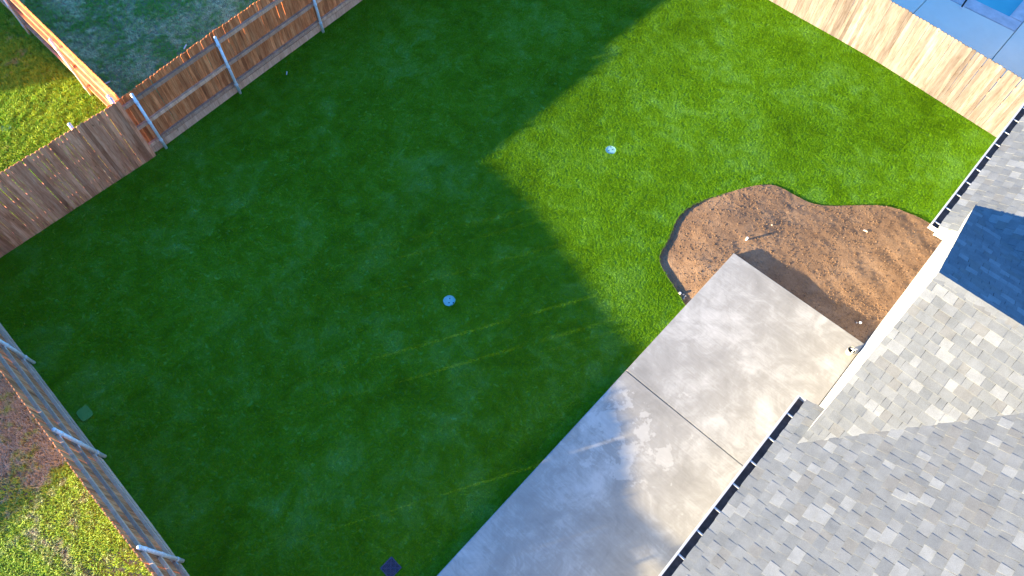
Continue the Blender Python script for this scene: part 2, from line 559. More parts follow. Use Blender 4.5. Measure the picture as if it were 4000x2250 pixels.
# ------------------------------------------------------------------ ground, lawn, bed
g = MB().add([(-300,-300,-0.30),(300,-300,-0.30),(300,300,-0.30),(-300,300,-0.30)], [(0,1,2,3)]).build('ground', M['soil_green'])
tag(g, kind='structure')
lawn = sheet('lawn', lawn_poly, z_lawn, 0.35, M['turf_base'], holes)
tag(lawn, kind='structure')

mb = MB()
for a, b in zip(bed_edge[:-1], bed_edge[1:]):
    tt = (b - a)
    if tt.length < 1e-5:
        continue
    nn = Vector((-tt.y, tt.x)).normalized() * 0.011
    za, zb = z_lawn(a.x, a.y), z_lawn(b.x, b.y)
    top = [Vector((a.x, a.y, za + .014)), Vector((b.x, b.y, zb + .014)), Vector((b.x + nn.x, b.y + nn.y, zb + .014)), Vector((a.x + nn.x, a.y + nn.y, za + .014))]
    mb.add(top + [v - Vector((0, 0, .12)) for v in top], [(0,1,2,3),(7,6,5,4),(0,4,5,1),(1,5,6,2),(2,6,7,3),(3,7,4,0)])
mb.build('edging', M['edging'], lawn)

def edge_dist(x, y):
    best = 9
    for a, b in zip(bed_edge[:-1], bed_edge[1:]):
        ab = b - a
        t = max(0, min(1, ((x - a.x) * ab.x + (y - a.y) * ab.y) / max(1e-9, ab.length_squared)))
        best = min(best, math.hypot(x - a.x - ab.x * t, y - a.y - ab.y * t))
    return best

def z_dirt(x, y):
    e = edge_dist(x, y)
    off = -0.03 + 0.06 * smooth01((y - 9.4) / 1.2)
    z = z_lawn(x, y) + off + (Z_DIRT - z_lawn(x, y) - off) * smooth01(e / 0.9)
    p = Vector((x, y, 0))
    z += 0.020 * (noise.noise(p * 1.3) + 0.4 * noise.noise(p * 3.1)) * smooth01(e / 0.3)
    z += 0.007 * noise.noise(p * 7) + 0.009 * abs(noise.noise(p * 15 + Vector((3, 1, 0)))) + 0.005 * noise.noise(p * 27)
    # raked furrows towards the wall
    z += 0.0045 * math.sin((x * 0.45 + y) * 11 + 3 * noise.noise(p * 0.9)) * smooth01((x + 0.6) / 1.2)
    return z
bed = sheet('planting_bed', bed_poly, z_dirt, 0.042, M['dirt'])
tag(bed, kind='structure')

# loose clods on the dirt: nobody could count them
mb = MB()
ICO = bmesh.new(); bmesh.ops.create_icosphere(ICO, subdivisions=1, radius=1.0)
ICO_V = [v.co.copy() for v in ICO.verts]; ICO_F = [[v.index for v in f.verts] for f in ICO.faces]; ICO.free()
def lump(mb, c, r, flat=0.7):
    q = Matrix.Rotation(random.uniform(0, 6.28), 3, 'Z') @ Matrix.Rotation(random.uniform(-.5, .5), 3, 'X')
    sx, sy = random.uniform(0.75, 1.25), random.uniform(0.75, 1.25)
    mb.add([Vector(c) + q @ Vector((v.x * r * sx * random.uniform(.8, 1.15), v.y * r * sy * random.uniform(.8, 1.15), v.z * r * flat)) for v in ICO_V], ICO_F)
n_c = 0
while n_c < 9000:
    x = random.uniform(-3.4, WALL_X); y = random.uniform(7.1, 12.7)
    if not inside((x, y), bed_poly):
        continue
    dens = 0.45 + 0.55 * noise.noise(Vector((x * 0.9, y * 0.9, 5)))
    if random.random() > max(0.12, dens):
        continue
    r = 0.004 + 0.012 * random.random() ** 4.5
    lump(mb, (x, y, z_dirt(x, y) + r * 0.35), r)
    n_c += 1
clods = mb.build('clods', M['clod'])
tag(clods, 'loose crumbs and clods of brown soil strewn over the bare planting bed', 'soil clods', kind='stuff')

# neighbours' yards
def yard(name, poly, z, mat):
    o = sheet(name, [Vector(p) for p in poly], lambda x, y: z + 0.03 * noise.noise(Vector((x, y, 0)) * 0.7), 0.6, mat)
    return tag(o, kind='structure')
yard_1 = yard('yard', [(-26,-9),(-13.21,-9),(-13.21,2.12),(-26,2.12)], -0.02, M['soil_lush'])
yard_2 = yard('yard', [(-26,2.16),(-13.30,2.16),(A_LINE(17)-.13,17),(-26,17)], -0.02, M['soil_green'])
yard_3 = yard('yard', [(-13.05,-12),(3,-12),(3,C_LINE(3)-.14),(-13.05,C_LINE(-13.05)-.14)], -0.02, M['soil_brown'])

# ------------------------------------------------------------------ grass (uncountable)
def tuft(n_bl, h, w, spread, lean, rnd):
    mb = MB()
    for _ in range(n_bl):
        an = rnd.uniform(0, 6.283); rr = spread * math.sqrt(rnd.random())
        base = Vector((rr * math.cos(an), rr * math.sin(an), 0))
        fa = rnd.uniform(0, 6.283); side = Vector((math.cos(fa), math.sin(fa), 0)); fwd = Vector((-side.y, side.x, 0))
        hh = h * rnd.uniform(0.65, 1.15); ln = lean * rnd.uniform(0.2, 1.0); ww = w * rnd.uniform(0.7, 1.3)
        mid = base + fwd * (ln * hh * 0.35) + Vector((0, 0, hh * 0.6)); tip = base + fwd * (ln * hh) + Vector((0, 0, hh))
        mb.add([base - side * ww / 2, base + side * ww / 2, mid + side * ww * 0.4, mid - side * ww * 0.4, tip], [(0,1,2,3), (3,2,4)])
    return mb

def grass(label, surf, mb, mat, density, smin, smax, seed, mask=None):
    me = bpy.data.meshes.new('grass')
    me.from_pydata([tuple(v) for v in mb.v], [], mb.f)
    me.materials.append(mat)
    o = bpy.data.objects.new('grass', me)
    C.objects.link(o)
    tag(o, label, 'grass', kind='stuff')
    ng = bpy.data.node_groups.new('grass_scatter', 'GeometryNodeTree')
    ng.interface.new_socket('Geometry', in_out='INPUT', socket_type='NodeSocketGeometry')
    ng.interface.new_socket('Geometry', in_out='OUTPUT', socket_type='NodeSocketGeometry')
    gi = ng.nodes.new('NodeGroupInput'); go = ng.nodes.new('NodeGroupOutput')
    oi = ng.nodes.new('GeometryNodeObjectInfo'); oi.inputs['Object'].default_value = surf; oi.transform_space = 'RELATIVE'
    dp = ng.nodes.new('GeometryNodeDistributePointsOnFaces'); dp.inputs['Density'].default_value = density; dp.inputs['Seed'].default_value = seed
    ip = ng.nodes.new('GeometryNodeInstanceOnPoints')
    rv = ng.nodes.new('FunctionNodeRandomValue'); rv.data_type = 'FLOAT_VECTOR'
    rv.inputs[0].default_value = (-0.15, -0.15, 0); rv.inputs[1].default_value = (0.15, 0.15, 6.283)
    rs = ng.nodes.new('FunctionNodeRandomValue'); rs.data_type = 'FLOAT'; rs.inputs[2].default_value = smin; rs.inputs[3].default_value = smax
    L = ng.links.new
    L(oi.outputs['Geometry'], dp.inputs['Mesh'])
    if mask:
        sc_, thr, soft = mask
        po = ng.nodes.new('GeometryNodeInputPosition')
        nz = ng.nodes.new('ShaderNodeTexNoise'); nz.inputs['Scale'].default_value = sc_; nz.inputs['Detail'].default_value = 4; nz.inputs['Roughness'].default_value = 0.65
        mr = ng.nodes.new('ShaderNodeMapRange'); mr.inputs['From Min'].default_value = thr - soft; mr.inputs['From Max'].default_value = thr + soft
        mr.inputs['To Min'].default_value = density * 0.35; mr.inputs['To Max'].default_value = density
        L(po.outputs[0], nz.inputs['Vector']); L(nz.outputs['Fac'], mr.inputs['Value'])
        # the mask needs fine sampling: subdivide the sheet first
        sd = ng.nodes.new('GeometryNodeSubdivideMesh'); sd.inputs['Level'].default_value = 2
        L(oi.outputs['Geometry'], sd.inputs[0]); L(sd.outputs[0], dp.inputs['Mesh'])
        L(mr.outputs['Result'], dp.inputs['Density'])
    L(dp.outputs['Points'], ip.inputs['Points'])
    L(gi.outputs[0], ip.inputs['Instance'])
    L(rv.outputs[0], ip.inputs['Rotation'])
    L(rs.outputs[1], ip.inputs['Scale'])
    L(ip.outputs['Instances'], go.inputs[0])
    md = o.modifiers.new('scatter', 'NODES'); md.node_group = ng
    return o
rg = random.Random(3)
grass('short dense green turf blades covering the fenced lawn', lawn, tuft(18, 0.024, 0.0075, 0.036, 1.4, rg), M['turf'], 1900, 0.5, 0.82, 1)
grass('lush weedy yellow green grass behind the brown board fence', yard_1, tuft(14, 0.075, 0.016, 0.05, 1.0, rg), M['weed_lush'], 640, 0.5, 1.25, 2, (1.6, 0.43, 0.07))
grass('thin dormant blue grey grass in the shaded yard behind the railed fence', yard_2, tuft(14, 0.05, 0.009, 0.05, 1.1, rg), M['weed_dry'], 420, 0.5, 1.15, 3, (2.0, 0.45, 0.10))
grass('patchy yellow green and dry grass beyond the grey side fence', yard_3, tuft(14, 0.07, 0.014, 0.05, 1.0, rg), M['weed_patchy'], 700, 0.5, 1.2, 4, (1.1, 0.48, 0.06))

# ------------------------------------------------------------------ patio
patio = MB().box((PATIO_X + .02, -3.6, 0.05), (WALL_X - .005, PATIO_Y1 - .02, Z_PATIO - 0.06)).build('patio', M['joint'])
tag(patio, kind='structure')
def slab(x0, x1, y0, y1, z0, z1, name, mat, parent, bev=0.012):
    mb = MB()
    mb.box((x0, y0, z0), (x1, y1, z1))
    o = mb.build(name, mat, parent)
    bm = bmesh.new(); bm.from_mesh(o.data)
    bmesh.ops.bevel(bm, geom=[e for e in bm.edges if all(abs(v.co.z + world_loc(parent).z - z1) < 1e-4 for v in e.verts)] if parent else list(bm.edges), offset=bev, segments=2, affect='EDGES')
    bm.to_mesh(o.data); bm.free()
    return o
slab(PATIO_X, WALL_X - .012, JOINT_Y + .004, PATIO_Y1, 0.02, Z_PATIO, 'concrete_panel', M['concrete'], patio)
slab(PATIO_X, WALL_X - .012, -3.6, JOINT_Y - .004, 0.02, Z_PATIO, 'concrete_panel', M['concrete'], patio)

# ------------------------------------------------------------------ fences
def picket_mesh(name, w, h, t, mat):
    mb = MB()
    e = min(0.024, w * 0.28)
    pf = [(-w/2, 0), (w/2, 0), (w/2, h - e), (w/2 - e, h), (-w/2 + e, h), (-w/2, h - e)]
    mb.prism([Vector((x, -t/2, z)) for x, z in pf], (0, t, 0))
    return mb.mesh(name, mat)

def post_meshes(mat_post, h):
    a = MB().tube((0,0,-0.02), (0,0,h), 0.0335, n=14).mesh('post', mat_post, True)
    b = MB().tube((0,0,0), (0,0,0.02), 0.038, n=14); b.dome((0,0,0.02), 0.038, 0.030, 14)
    b = b.mesh('cap', mat_post, True)
    return a, b

def fence(label, p0, p1, side, top, base, posts, post_h, rails, rail_sz, mats, pitch=0.0915, pw=0.0903, kick=None, wide_gaps=(), group=None, s_from=0.0):
    """straight board fence: posts on the line p0-p1, rails and boards on the given side of it (+1 left, -1 right)"""
    p0 = Vector(p0); p1 = Vector(p1); L = (p1 - p0).length; t = (p1 - p0) / L; nrm = Vector((-t.y, t.x)) * side
    rz = math.atan2(t.y, t.x)
    P_OFF = 0.034 + rail_sz[0] + 0.010
    R_OFF = 0.034 + rail_sz[0] / 2 + 0.001
    at = lambda s, off, z: Vector((p0.x + t.x * s + nrm.x * off, p0.y + t.y * s + nrm.y * off, z))
    root = thing('board_fence', at(0, 0, base(p0.x, p0.y)), label, 'fence', group)
    mp, mr, mw = mats
    pm = picket_mesh('picket', pw, 1.75, 0.016, mw)
    s = s_from + pitch / 2; k = 0
    while s < L:
        b = at(s, P_OFF, 0); zb = base(b.x, b.y) + 0.008
        h = top(s) - zb + random.gauss(0, 0.006)
        o = put('picket', pm, root, at(s, P_OFF + random.gauss(0, 0.0015), zb), rz + random.gauss(0, 0.012), (random.uniform(0.985, 1.0), 1, h / 1.75))
        o.rotation_euler = Matrix.Rotation(rz + random.gauss(0, 0.012), 3, 'Z').to_euler()
        o.rotation_euler.y = random.gauss(0, 0.0035)
        s += pitch + (0.0042 if k in wide_gaps else 0) + random.uniform(-.0008, .0012)
        k += 1
    po, cp = post_meshes(mp, post_h)
    for sp in posts:
        q = at(sp, 0, 0); zb = base(q.x, q.y)
        ob = put('post', po, root, at(sp, 0, zb), rz)
        ob.rotation_euler.x = random.gauss(0, 0.006)
        put('cap', cp, ob, at(sp, 0, zb + post_h))
        for zr in rails:
            mb = MB()
            c = at(sp, 0, zb + zr)
            mb.tube(c - Vector((0,0,.022)), c + Vector((0,0,.022)), 0.040, n=14)
            t3 = Vector((t.x, t.y, 0)); n3 = Vector((nrm.x, nrm.y, 0))
            mb.bar(c + n3 * 0.032 - t3 * 0.085, c + n3 * 0.032 + t3 * 0.085, n3, 0.006, 0.05)
            mb.build('bracket', mp, ob)
    stops = sorted(set([0.0] + list(posts) + [L]))
    for zr in rails:
        for a, b in zip(stops, stops[1:]):
            if b - a < 0.15:
                continue
            qa = at(a + .006, R_OFF, 0); qb = at(b - .006, R_OFF, 0)
            za = base(qa.x, qa.y) + zr + random.gauss(0, .006); zb = base(qb.x, qb.y) + zr + random.gauss(0, .006)
            MB().bar((qa.x, qa.y, za), (qb.x, qb.y, zb), (nrm.x, nrm.y, 0), rail_sz[0], rail_sz[1]).build('rail', mr, root)
    if kick:
        zc, hk = kick
        for a, b in zip(stops, stops[1:]):
            if b - a < 0.15:
                continue
            qa = at(a + .004, P_OFF - .030, 0); qb = at(b - .004, P_OFF - .030, 0)
            MB().bar((qa.x, qa.y, base(qa.x, qa.y) + zc), (qb.x, qb.y, base(qb.x, qb.y) + zc), (nrm.x, nrm.y, 0), 0.036, hk).build('kickboard', mr, root)
    return root

flat0 = lambda x, y: 0.0
# back fence, boards facing the lawn (posts hidden behind)
fence('weathered dark brown board fence with its flat board face towards the shaded lawn', (-13.29, 2.04), (-13.26, -2.75), 1, lambda s: 1.77, flat0,
      [0.10, 1.06, 3.4], 1.80, [0.3, 0.95, 1.55], (0.066, 0.086), (M['galv'], M['rail_brown'], M['wood_face']))
# back fence, rails and galvanised posts facing the lawn
yA = 13.5
sA = lambda y: (y - 1.78) * math.hypot(1, 0.083)
fence('brown board fence showing three rails and galvanised pipe posts towards the lawn', (A_LINE(2.2), 1.78), (A_LINE(yA), yA), 1, lambda s: 1.71 + 0.08 * smooth01(s / 3.2), flat0,
      [sA(2.33), sA(4.57), sA(7.38), sA(10.2), sA(12.9)], 1.70, [0.30, 0.86, 1.50], (0.066, 0.086), (M['galv'], M['rail_brown'], M['wood_brown']), kick=(0.125, 0.19))
# the same line carries on behind the other neighbour's yard
fence('brown board fence running on past the corner between the two back yards', (-13.26, -2.85), (-13.22, -16.5), 1, lambda s: 1.66, flat0,
      [1.4, 4.0, 6.6, 9.2, 11.8], 1.6, [0.3, 0.9, 1.45], (0.066, 0.086), (M['galv'], M['rail_brown'], M['wood_face']), pitch=0.141, pw=0.136)
# fence between the two rear neighbours
fence('reddish board fence with two galvanised posts dividing the two yards behind', (-13.38, 1.98), (-24.0, 2.10), -1, lambda s: 1.80, flat0,
      [0.12, 2.58, 5.72, 8.6], 1.72, [0.28, 0.88, 1.48], (0.066, 0.086), (M['galv'], M['rail_brown'], M['wood_brown']))
# side fence, rails towards the lawn
def top_c(s):
    return 1.76 - 0.02 * smooth01((s - 4) / 3) - 0.45 * smooth01((s - 6.4) / 5.6)
x0c = -13.16
fence('grey weathered board fence with galvanised posts along the dark lawn edge', (x0c, C_LINE(x0c)), (3.2, C_LINE(3.2)), -1, top_c, flat0,
      [-10.38 - x0c, -7.72 - x0c, -5.13 - x0c, -2.5 - x0c, 0.1 - x0c, 2.7 - x0c], 1.60, [0.30, 0.86, 1.42], (0.048, 0.075), (M['galv'], M['rail_grey'], M['wood_grey']),
      wide_gaps=(29, 57, 83), kick=(0.10, 0.14))
# side fence by the pool, board face towards the lawn
xd1, xd0 = 1.20, -9.6
fence('pale new cedar board fence in full sun between lawn and pool deck', (xd1, D_LINE(xd1) + 0.12), (xd0, D_LINE(xd0) + 0.12), 1, lambda s: 1.76 + 0.22 * 0, z_lawn,
      [0.6, 3.0, 5.4, 7.8, 10.2], 1.3, [0.3, 0.8, 1.22], (0.066, 0.086), (M['galv'], M['rail_grey'], M['wood_pale']))

# ------------------------------------------------------------------ house
m_main, m_gab = 0.457, 0.434
EAVE_X, EAVE_Z = 0.74, 2.60
YP, ZP, RAKE_X = 7.903, 4.027, 1.101
RIDGE_X = 7.2
END_S, END_N = 5.70, 10.08          # where the eaves stop either side of the gable
zm = lambda x: EAVE_Z + m_main * (x - EAVE_X)
house = thing('house', (4.5, 6.0, 0.0), 'white walled house with grey shingle roof and gutters beside the concrete patio', 'house')
wall = MB().box((WALL_X, -5.0, 0.0), (13.0, 20.0, 2.52)).build('wall', M['wall'], house)
gp = [(WALL_X, 5.2, 2.30), (WALL_X, 10.6, 2.30), (WALL_X, 10.6, ZP - m_gab * (10.6 - YP) - .09), (WALL_X, YP, ZP - .09), (WALL_X, 5.2, ZP - m_gab * (YP - 5.2) - .09)]
MB().prism([(a - .004, b, c) for a, b, c in gp], (0.16, 0, 0)).build('gable_wall', M['wall'], house)

def deck(quads, thick, name, mat, parent):
    mb = MB()
    for q in quads:
        q = [Vector(p) for p in q]
        mb.prism([p - Vector((0, 0, thick)) for p in q], (0, 0, thick))
    return mb.build(name, mat, parent)
RX0 = 0.855
lift = -0.012
P3 = lambda x, y: (x, y, zm(x) + lift)
roof = deck([[P3(RX0, -5.4), P3(RIDGE_X, -5.4), P3(RIDGE_X, END_S), P3(RX0, END_S)],
             [P3(1.30, END_S), P3(RIDGE_X, END_S), P3(RIDGE_X, END_N), P3(1.30, END_N)],
             [P3(RX0, END_N), P3(RIDGE_X, END_N), P3(RIDGE_X, 20.5), P3(RX0, 20.5)],
             [(RIDGE_X, -5.4, zm(RIDGE_X) + lift), (13.6, -5.4, 2.6), (13.6, 20.5, 2.6), (RIDGE_X, 20.5, zm(RIDGE_X) + lift)]], 0.06, 'roof', SH[0], house)
zg = lambda y: ZP - m_gab * abs(y - YP)
G3 = lambda x, y: (x, y, zg(y) + lift)
gable_roof = deck([[G3(RAKE_X, 4.75), G3(RAKE_X, YP), G3(4.3, YP), G3(4.3, 4.75)], [G3(RAKE_X, YP), G3(RAKE_X, 11.05), G3(4.3, 11.05), G3(4.3, YP)]], 0.05, 'gable_roof', SH[0], house)
# trim
for s, y_end in ((-1, 5.05), (1, 10.75)):
    a = Vector((RAKE_X + .006, YP, ZP - .105)); b = Vector((RAKE_X + .006, y_end, zg(y_end) - .105))
    MB().bar(a, b, (1, 0, 0), 0.02, 0.14).build('rake_board', M['trim'], house)
    MB().bar(a + Vector((.10, 0, -.045)), b + Vector((.10, 0, -.045)), (1, 0, 0), 0.168, 0.012).build('rake_soffit', M['trim'], house)
for ya, yb in ((-5.4, END_S), (END_N, 20.4)):
    MB().box((0.871, ya, 2.40), (0.892, yb, 2.575)).build('fascia', M['trim'], house)
    MB().box((0.892, ya + .02, 2.400), (WALL_X - .005, yb - .02, 2.412)).build('soffit', M['trim'], house)
for y in (END_S, END_N):
    yy = (y - .018, y) if y == END_S else (y, y + .018)
    MB().prism([(0.893, yy[0], 2.414), (WALL_X - .006, yy[0], 2.414), (WALL_X - .006, yy[0], zm(WALL_X) - .085), (0.893, yy[0], zm(0.893) - .085)], (0, yy[1] - yy[0], 0)).build('eave_return', M['trim'], house)

# gutters
def gutter(ya, yb, straps):
    x0, x1 = 0.715, 0.868; zt = 2.588; zb = 2.49
    mb = MB()
    mb.prism([(x0, ya, zt), (x0 + .030, ya, zt), (x0 + .030, ya, zt - .008), (x0 + .006, ya, zt - .012), (x0 + .020, ya, zb + .02), (x0 + .03, ya, zb + .004), (x1, ya, zb + .004), (x1, ya, zb), (x0 + .028, ya, zb), (x0 + .014, ya, zb + .02), (x0, ya, zt - .02)], (0, yb - ya, 0))
    mb.box((x0 + .004, ya - .004, zb), (x1, ya, zt)); mb.box((x0 + .004, yb, zb), (x1, yb + .004, zt))
    g = mb.build('gutter', M['trim'], house)
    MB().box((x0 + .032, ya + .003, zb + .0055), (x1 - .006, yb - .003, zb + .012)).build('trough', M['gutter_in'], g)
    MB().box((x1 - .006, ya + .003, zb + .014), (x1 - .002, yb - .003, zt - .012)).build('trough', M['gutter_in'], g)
    hm = None
    for y in straps:
        mb = MB().box((x0 + .025, y - .013, zt - .016), (x1 - .003, y + .013, zt - .011))
        mb.box((x0 + .025, y - .013, zt - .011), (x1 - .003, y - .009, zt - .006))
        mb.build('hanger', M['trim'], g)
    return g
gutter(-5.3, END_S + .03, [5.37, 4.86, 4.38, 3.93, 3.47, 3.05, 2.62, 2.15, 1.7, 1.25, 0.8, 0.35, -.1, -.6, -1.1])
gutter(END_N - .01, 20.2, [10.2, 10.62, 11.03, 11.42, 11.83, 12.24, 12.66, 13.07, 13.5, 13.92, 14.35, 14.8, 15.25, 15.7])

# shingle tabs: laminated courses, every tab a wedge that is thick at its lower edge
EXPO = 0.146
def courses(origin, along, up, n_c, spans, keep):
    """yields (corners, material index) of each tab; spans(i) gives the stretches of course i"""
    nrm = along.cross(up)
    if nrm.z < 0:
        nrm = -nrm
    for i in range(n_c):
        d = i * EXPO
        for a0, a1 in spans(i):
            a = a0; thick = random.random() < .5; first = True
            while a < a1 - .03:
                w = random.uniform(0.10, 0.24) if thick else random.uniform(0.09, 0.22)
                if first:
                    w *= random.uniform(.4, 1); first = False
                w = min(w, a1 - a)
                lo = 0.013 if thick else 0.0072
                mi = random.choices(range(6), PAL_W)[0]
                ins = random.uniform(0, 0.012) if thick else 0
                c = origin + along * (a + w / 2) + up * (d + EXPO / 2)
                if keep(c):
                    A = origin + along * a + up * (d - (0.0 if thick else -.004)); B = A + along * w
                    A2 = origin + along * (a + ins) + up * (d + EXPO + (.05 if i < n_c - 1 else -.004)); B2 = A2 + along * (w - 2 * ins)
                    top = [A + nrm * lo, B + nrm * lo, B2 + nrm * 0.001, A2 + nrm * 0.001]
                    bot = [A - nrm * .006, B - nrm * .006, B2 - nrm * .008, A2 - nrm * .008]
                    yield (top + bot, mi, c)
                a += w
                thick = not thick
FACES = [(0,1,2,3),(7,6,5,4),(0,4,5,1),(1,5,6,2),(2,6,7,3),(3,7,4,0)]
def in_view(c, mrg=420):
    x, y, w = to_px(c)
    return w > 0 and -mrg < x < 4000 + mrg and -mrg < y < 2250 + mrg
up_m = Vector((1, 0, m_main)).normalized()
def keep_main(c):
    if not in_view(c):
        return False
    if zg(c.y) - c.z > 0.12 and c.x > RAKE_X + .05:
        return False
    return True
E0 = 0.842
def spans_main(i):
    return [(-3.5, END_S + .01), (END_N - .01, 19.0)] if E0 + (i + .6) * EXPO * up_m.x < RAKE_X + .14 else [(-3.5, 19.0)]
tabs_main = list(courses(Vector((E0, 0, zm(E0))), Vector((0, 1, 0)), up_m, 44, spans_main, keep_main))
up_s = Vector((0, 1, m_gab)).normalized(); up_n = Vector((0, -1, m_gab)).normalized()
def keep_gable(c):
    return in_view(c) and zm(c.x) - c.z < 0.12 and c.x < 4.3
len_g = (YP - 4.72) / up_s.y
o_s = Vector((0, YP, ZP)) - up_s * (int(len_g / EXPO) * EXPO)
o_n = Vector((0, YP, ZP)) - up_n * (int(len_g / EXPO) * EXPO)
ng_ = int(len_g / EXPO)
spans_gab = lambda i: [(RAKE_X - .012, 4.4)]
tabs_gab = list(courses(o_s, Vector((1, 0, 0)), up_s, ng_, spans_gab, keep_gable)) + list(courses(o_n, Vector((1, 0, 0)), up_n, ng_, spans_gab, keep_gable))
def size_px(t):
    x, y, w = to_px(t[2])
    if not (40 < x < 3960 and 40 < y < 2210):
        return 0
    return 1 / w
ranked = sorted([(size_px(t), i, 'm') for i, t in enumerate(tabs_main)] + [(size_px(t), i, 'g') for i, t in enumerate(tabs_gab)], reverse=True)
single = {(k, i) for s_, i, k in ranked[:298] if s_ > 0}
for kind, tabs, parent in (('m', tabs_main, roof), ('g', tabs_gab, gable_roof)):
    rest = MB()
    for i, (vs_, mi, c) in enumerate(tabs):
        if (kind, i) in single:
            MB().add(vs_, FACES).build('shingle', SH[mi], parent)
        else:
            rest.add(vs_, FACES, mi)
    o = rest.build('shingle_courses', SH, parent)
    tag(o, kind='stuff')
# ridge caps of the gable
k = 0
x = RAKE_X - .01
while x < 4.2:
    mb = MB()
    w = 0.10; l = 0.22; h0 = 0.011; h1 = 0.005
    for s in (-1, 1):
        a = Vector((x, YP, ZP + h0)); b = Vector((x + l, YP, ZP + h1)); dy = Vector((0, s * w, -w * m_gab))
        vs_ = [a, b, b + dy, a + dy]
        mb.add(vs_ + [v - Vector((0, 0, .014)) for v in vs_], FACES)
    mb.build('ridge_shingle', SH[random.choice([0, 1, 3, 5])], gable_roof)
    x += 0.15
tag(gable_roof, None); 

# ------------------------------------------------------------------ house added outside the frame, placed and sized to shade the rear yard
nh = thing('shadow_house', (-31.5, -9.8, -0.05), 'unseen single storey tan house added beyond the weedy rear yard to shade it', 'house')
hx0, hx1, hy0, hy1 = -37.0, -26.0, -14.0, -5.5
MB().box((hx0, hy0, -0.3), (hx1, hy1, 2.9)).build('wall', mat_plain('tan_brick', (0.36, 0.27, 0.20), 0.9, 0, 0.2, 6), nh)
mb = MB()
ym = (hy0 + hy1) / 2
mb.add([(hx0 - .4, hy0 - .4, 2.9), (hx1 + .0, hy0 - .4, 2.9), (hx1 + .0, hy1 + .4, 2.9), (hx0 - .4, hy1 + .4, 2.9), (hx0 + 3.5, ym, 5.2), (hx1 - 3.5, ym, 5.2)],
       [(0,1,5,4), (1,2,5), (2,3,4,5), (3,0,4), (3,2,1,0)])
mb.build('roof', SH[2], nh)
for wx in (-35.5, -32.5, -29.0):
    w_ = MB().box((wx, hy1, 0.9), (wx + 1.2, hy1 + .05, 2.1)).build('window', M['trim'], nh)
    MB().box((wx + .08, hy1 + .052, 0.98), (wx + 1.12, hy1 + .06, 2.02)).build('pane', mat_plain('window_glass', (0.03, 0.04, 0.05), 0.08), w_)

# ------------------------------------------------------------------ pool behind the pale fence
zd = 0.02
pd = MB().box((-9.5, 16.75, -0.35), (-2.66, 20.9, zd - .06)).build('pool_deck', M['joint'])
tag(pd, kind='structure')
slab(-9.5, -2.655, D_LINE(-2.6) + .18 + .55, 20.02, -0.3, zd, 'deck_panel', M['deck'], pd, .01)
slab(-2.64, -0.345, D_LINE(-0.3) + .16 + .2, 20.02, -0.3, zd, 'deck_panel', M['deck'], pd, .01)
slab(-0.33, 3.0, D_LINE(1.2) + .17 + .05, 27.0, -0.3, zd, 'deck_panel', M['deck'], pd, .01)
slab(-9.5, -0.345, 20.03, 20.50, -0.3, zd + .006, 'coping', M['coping'], pd, .015)
slab(-0.70, -0.345, 20.51, 27.0, -0.3, zd + .006, 'coping', M['coping'], pd, .015)
pool = MB().add([(-9.5,20.5,-0.10),(-0.70,20.5,-0.10),(-0.70,27,-0.10),(-9.5,27,-0.10)], [(0,1,2,3)]).build('pool_water', M['water'])
tag(pool, kind='structure')
pp = px(3756, 28, zd)
t = thing('pool_pole', pp, 'dark round pole in a white floor flange on the pool deck', 'pole')
MB().tube(pp, pp + Vector((0, 0, 1.1)), 0.024, n=12).build('pole', M['dark_metal'], t, True)
fl = MB().tube(pp, pp + Vector((0, 0, .02)), 0.062, 0.055, n=20)
fl.build('flange', M['pvc'], t)

# ------------------------------------------------------------------ small things on the ground
def lid(c, z, label, ang, r=0.125):
    t = thing('valve_cover_plate', (c.x, c.y, z), label, 'lid', None)
    c3 = Vector((c.x, c.y, z))
    MB().tube(c3 - Vector((0, 0, .03)), c3, r, n=28).build('cover', M['lid'], t)
    mb = MB()
    n = 28
    for k_ in range(n):
        a0, a1 = 2 * math.pi * k_ / n, 2 * math.pi * (k_ + 1) / n
        p = lambda rr, a, zz: c3 + Vector((rr * math.cos(a), rr * math.sin(a), zz))
        mb.add([p(r * .88, a0, .001), p(r, a0, .001), p(r, a1, .001), p(r * .88, a1, .001), p(r * .88, a0, .006), p(r, a0, .006), p(r, a1, .006), p(r * .88, a1, .006)], [(4,5,6,7), (0,3,7,4), (1,2,6,5)])
    mb.build('rim', M['lid'], t)
    for dx, dy, rr in ((-.05, .01, .013), (.045, -.005, .013), (.05, .085, .016)):
        q = Matrix.Rotation(ang, 3, 'Z') @ Vector((dx, dy, 0))
        MB().tube(c3 + q + Vector((0, 0, .0005)), c3 + q + Vector((0, 0, .0025)), rr, n=10).build('finger_hole', M['hole'], t)
    return t
lid(lid_a, z_lawn(lid_a.x, lid_a.y) + .002, 'round pale blue lid with finger holes in the shaded turf', R(-45))
lid(lid_b, z_lawn(lid_b.x, lid_b.y) + .001, 'round white lid with finger holes in the sunlit turf', R(70))
nl = px(22, 496, 0.03)
lid(nl, 0.02, 'round bluish lid on bare soil in the weedy yard behind the fence', 0.3, 0.12)

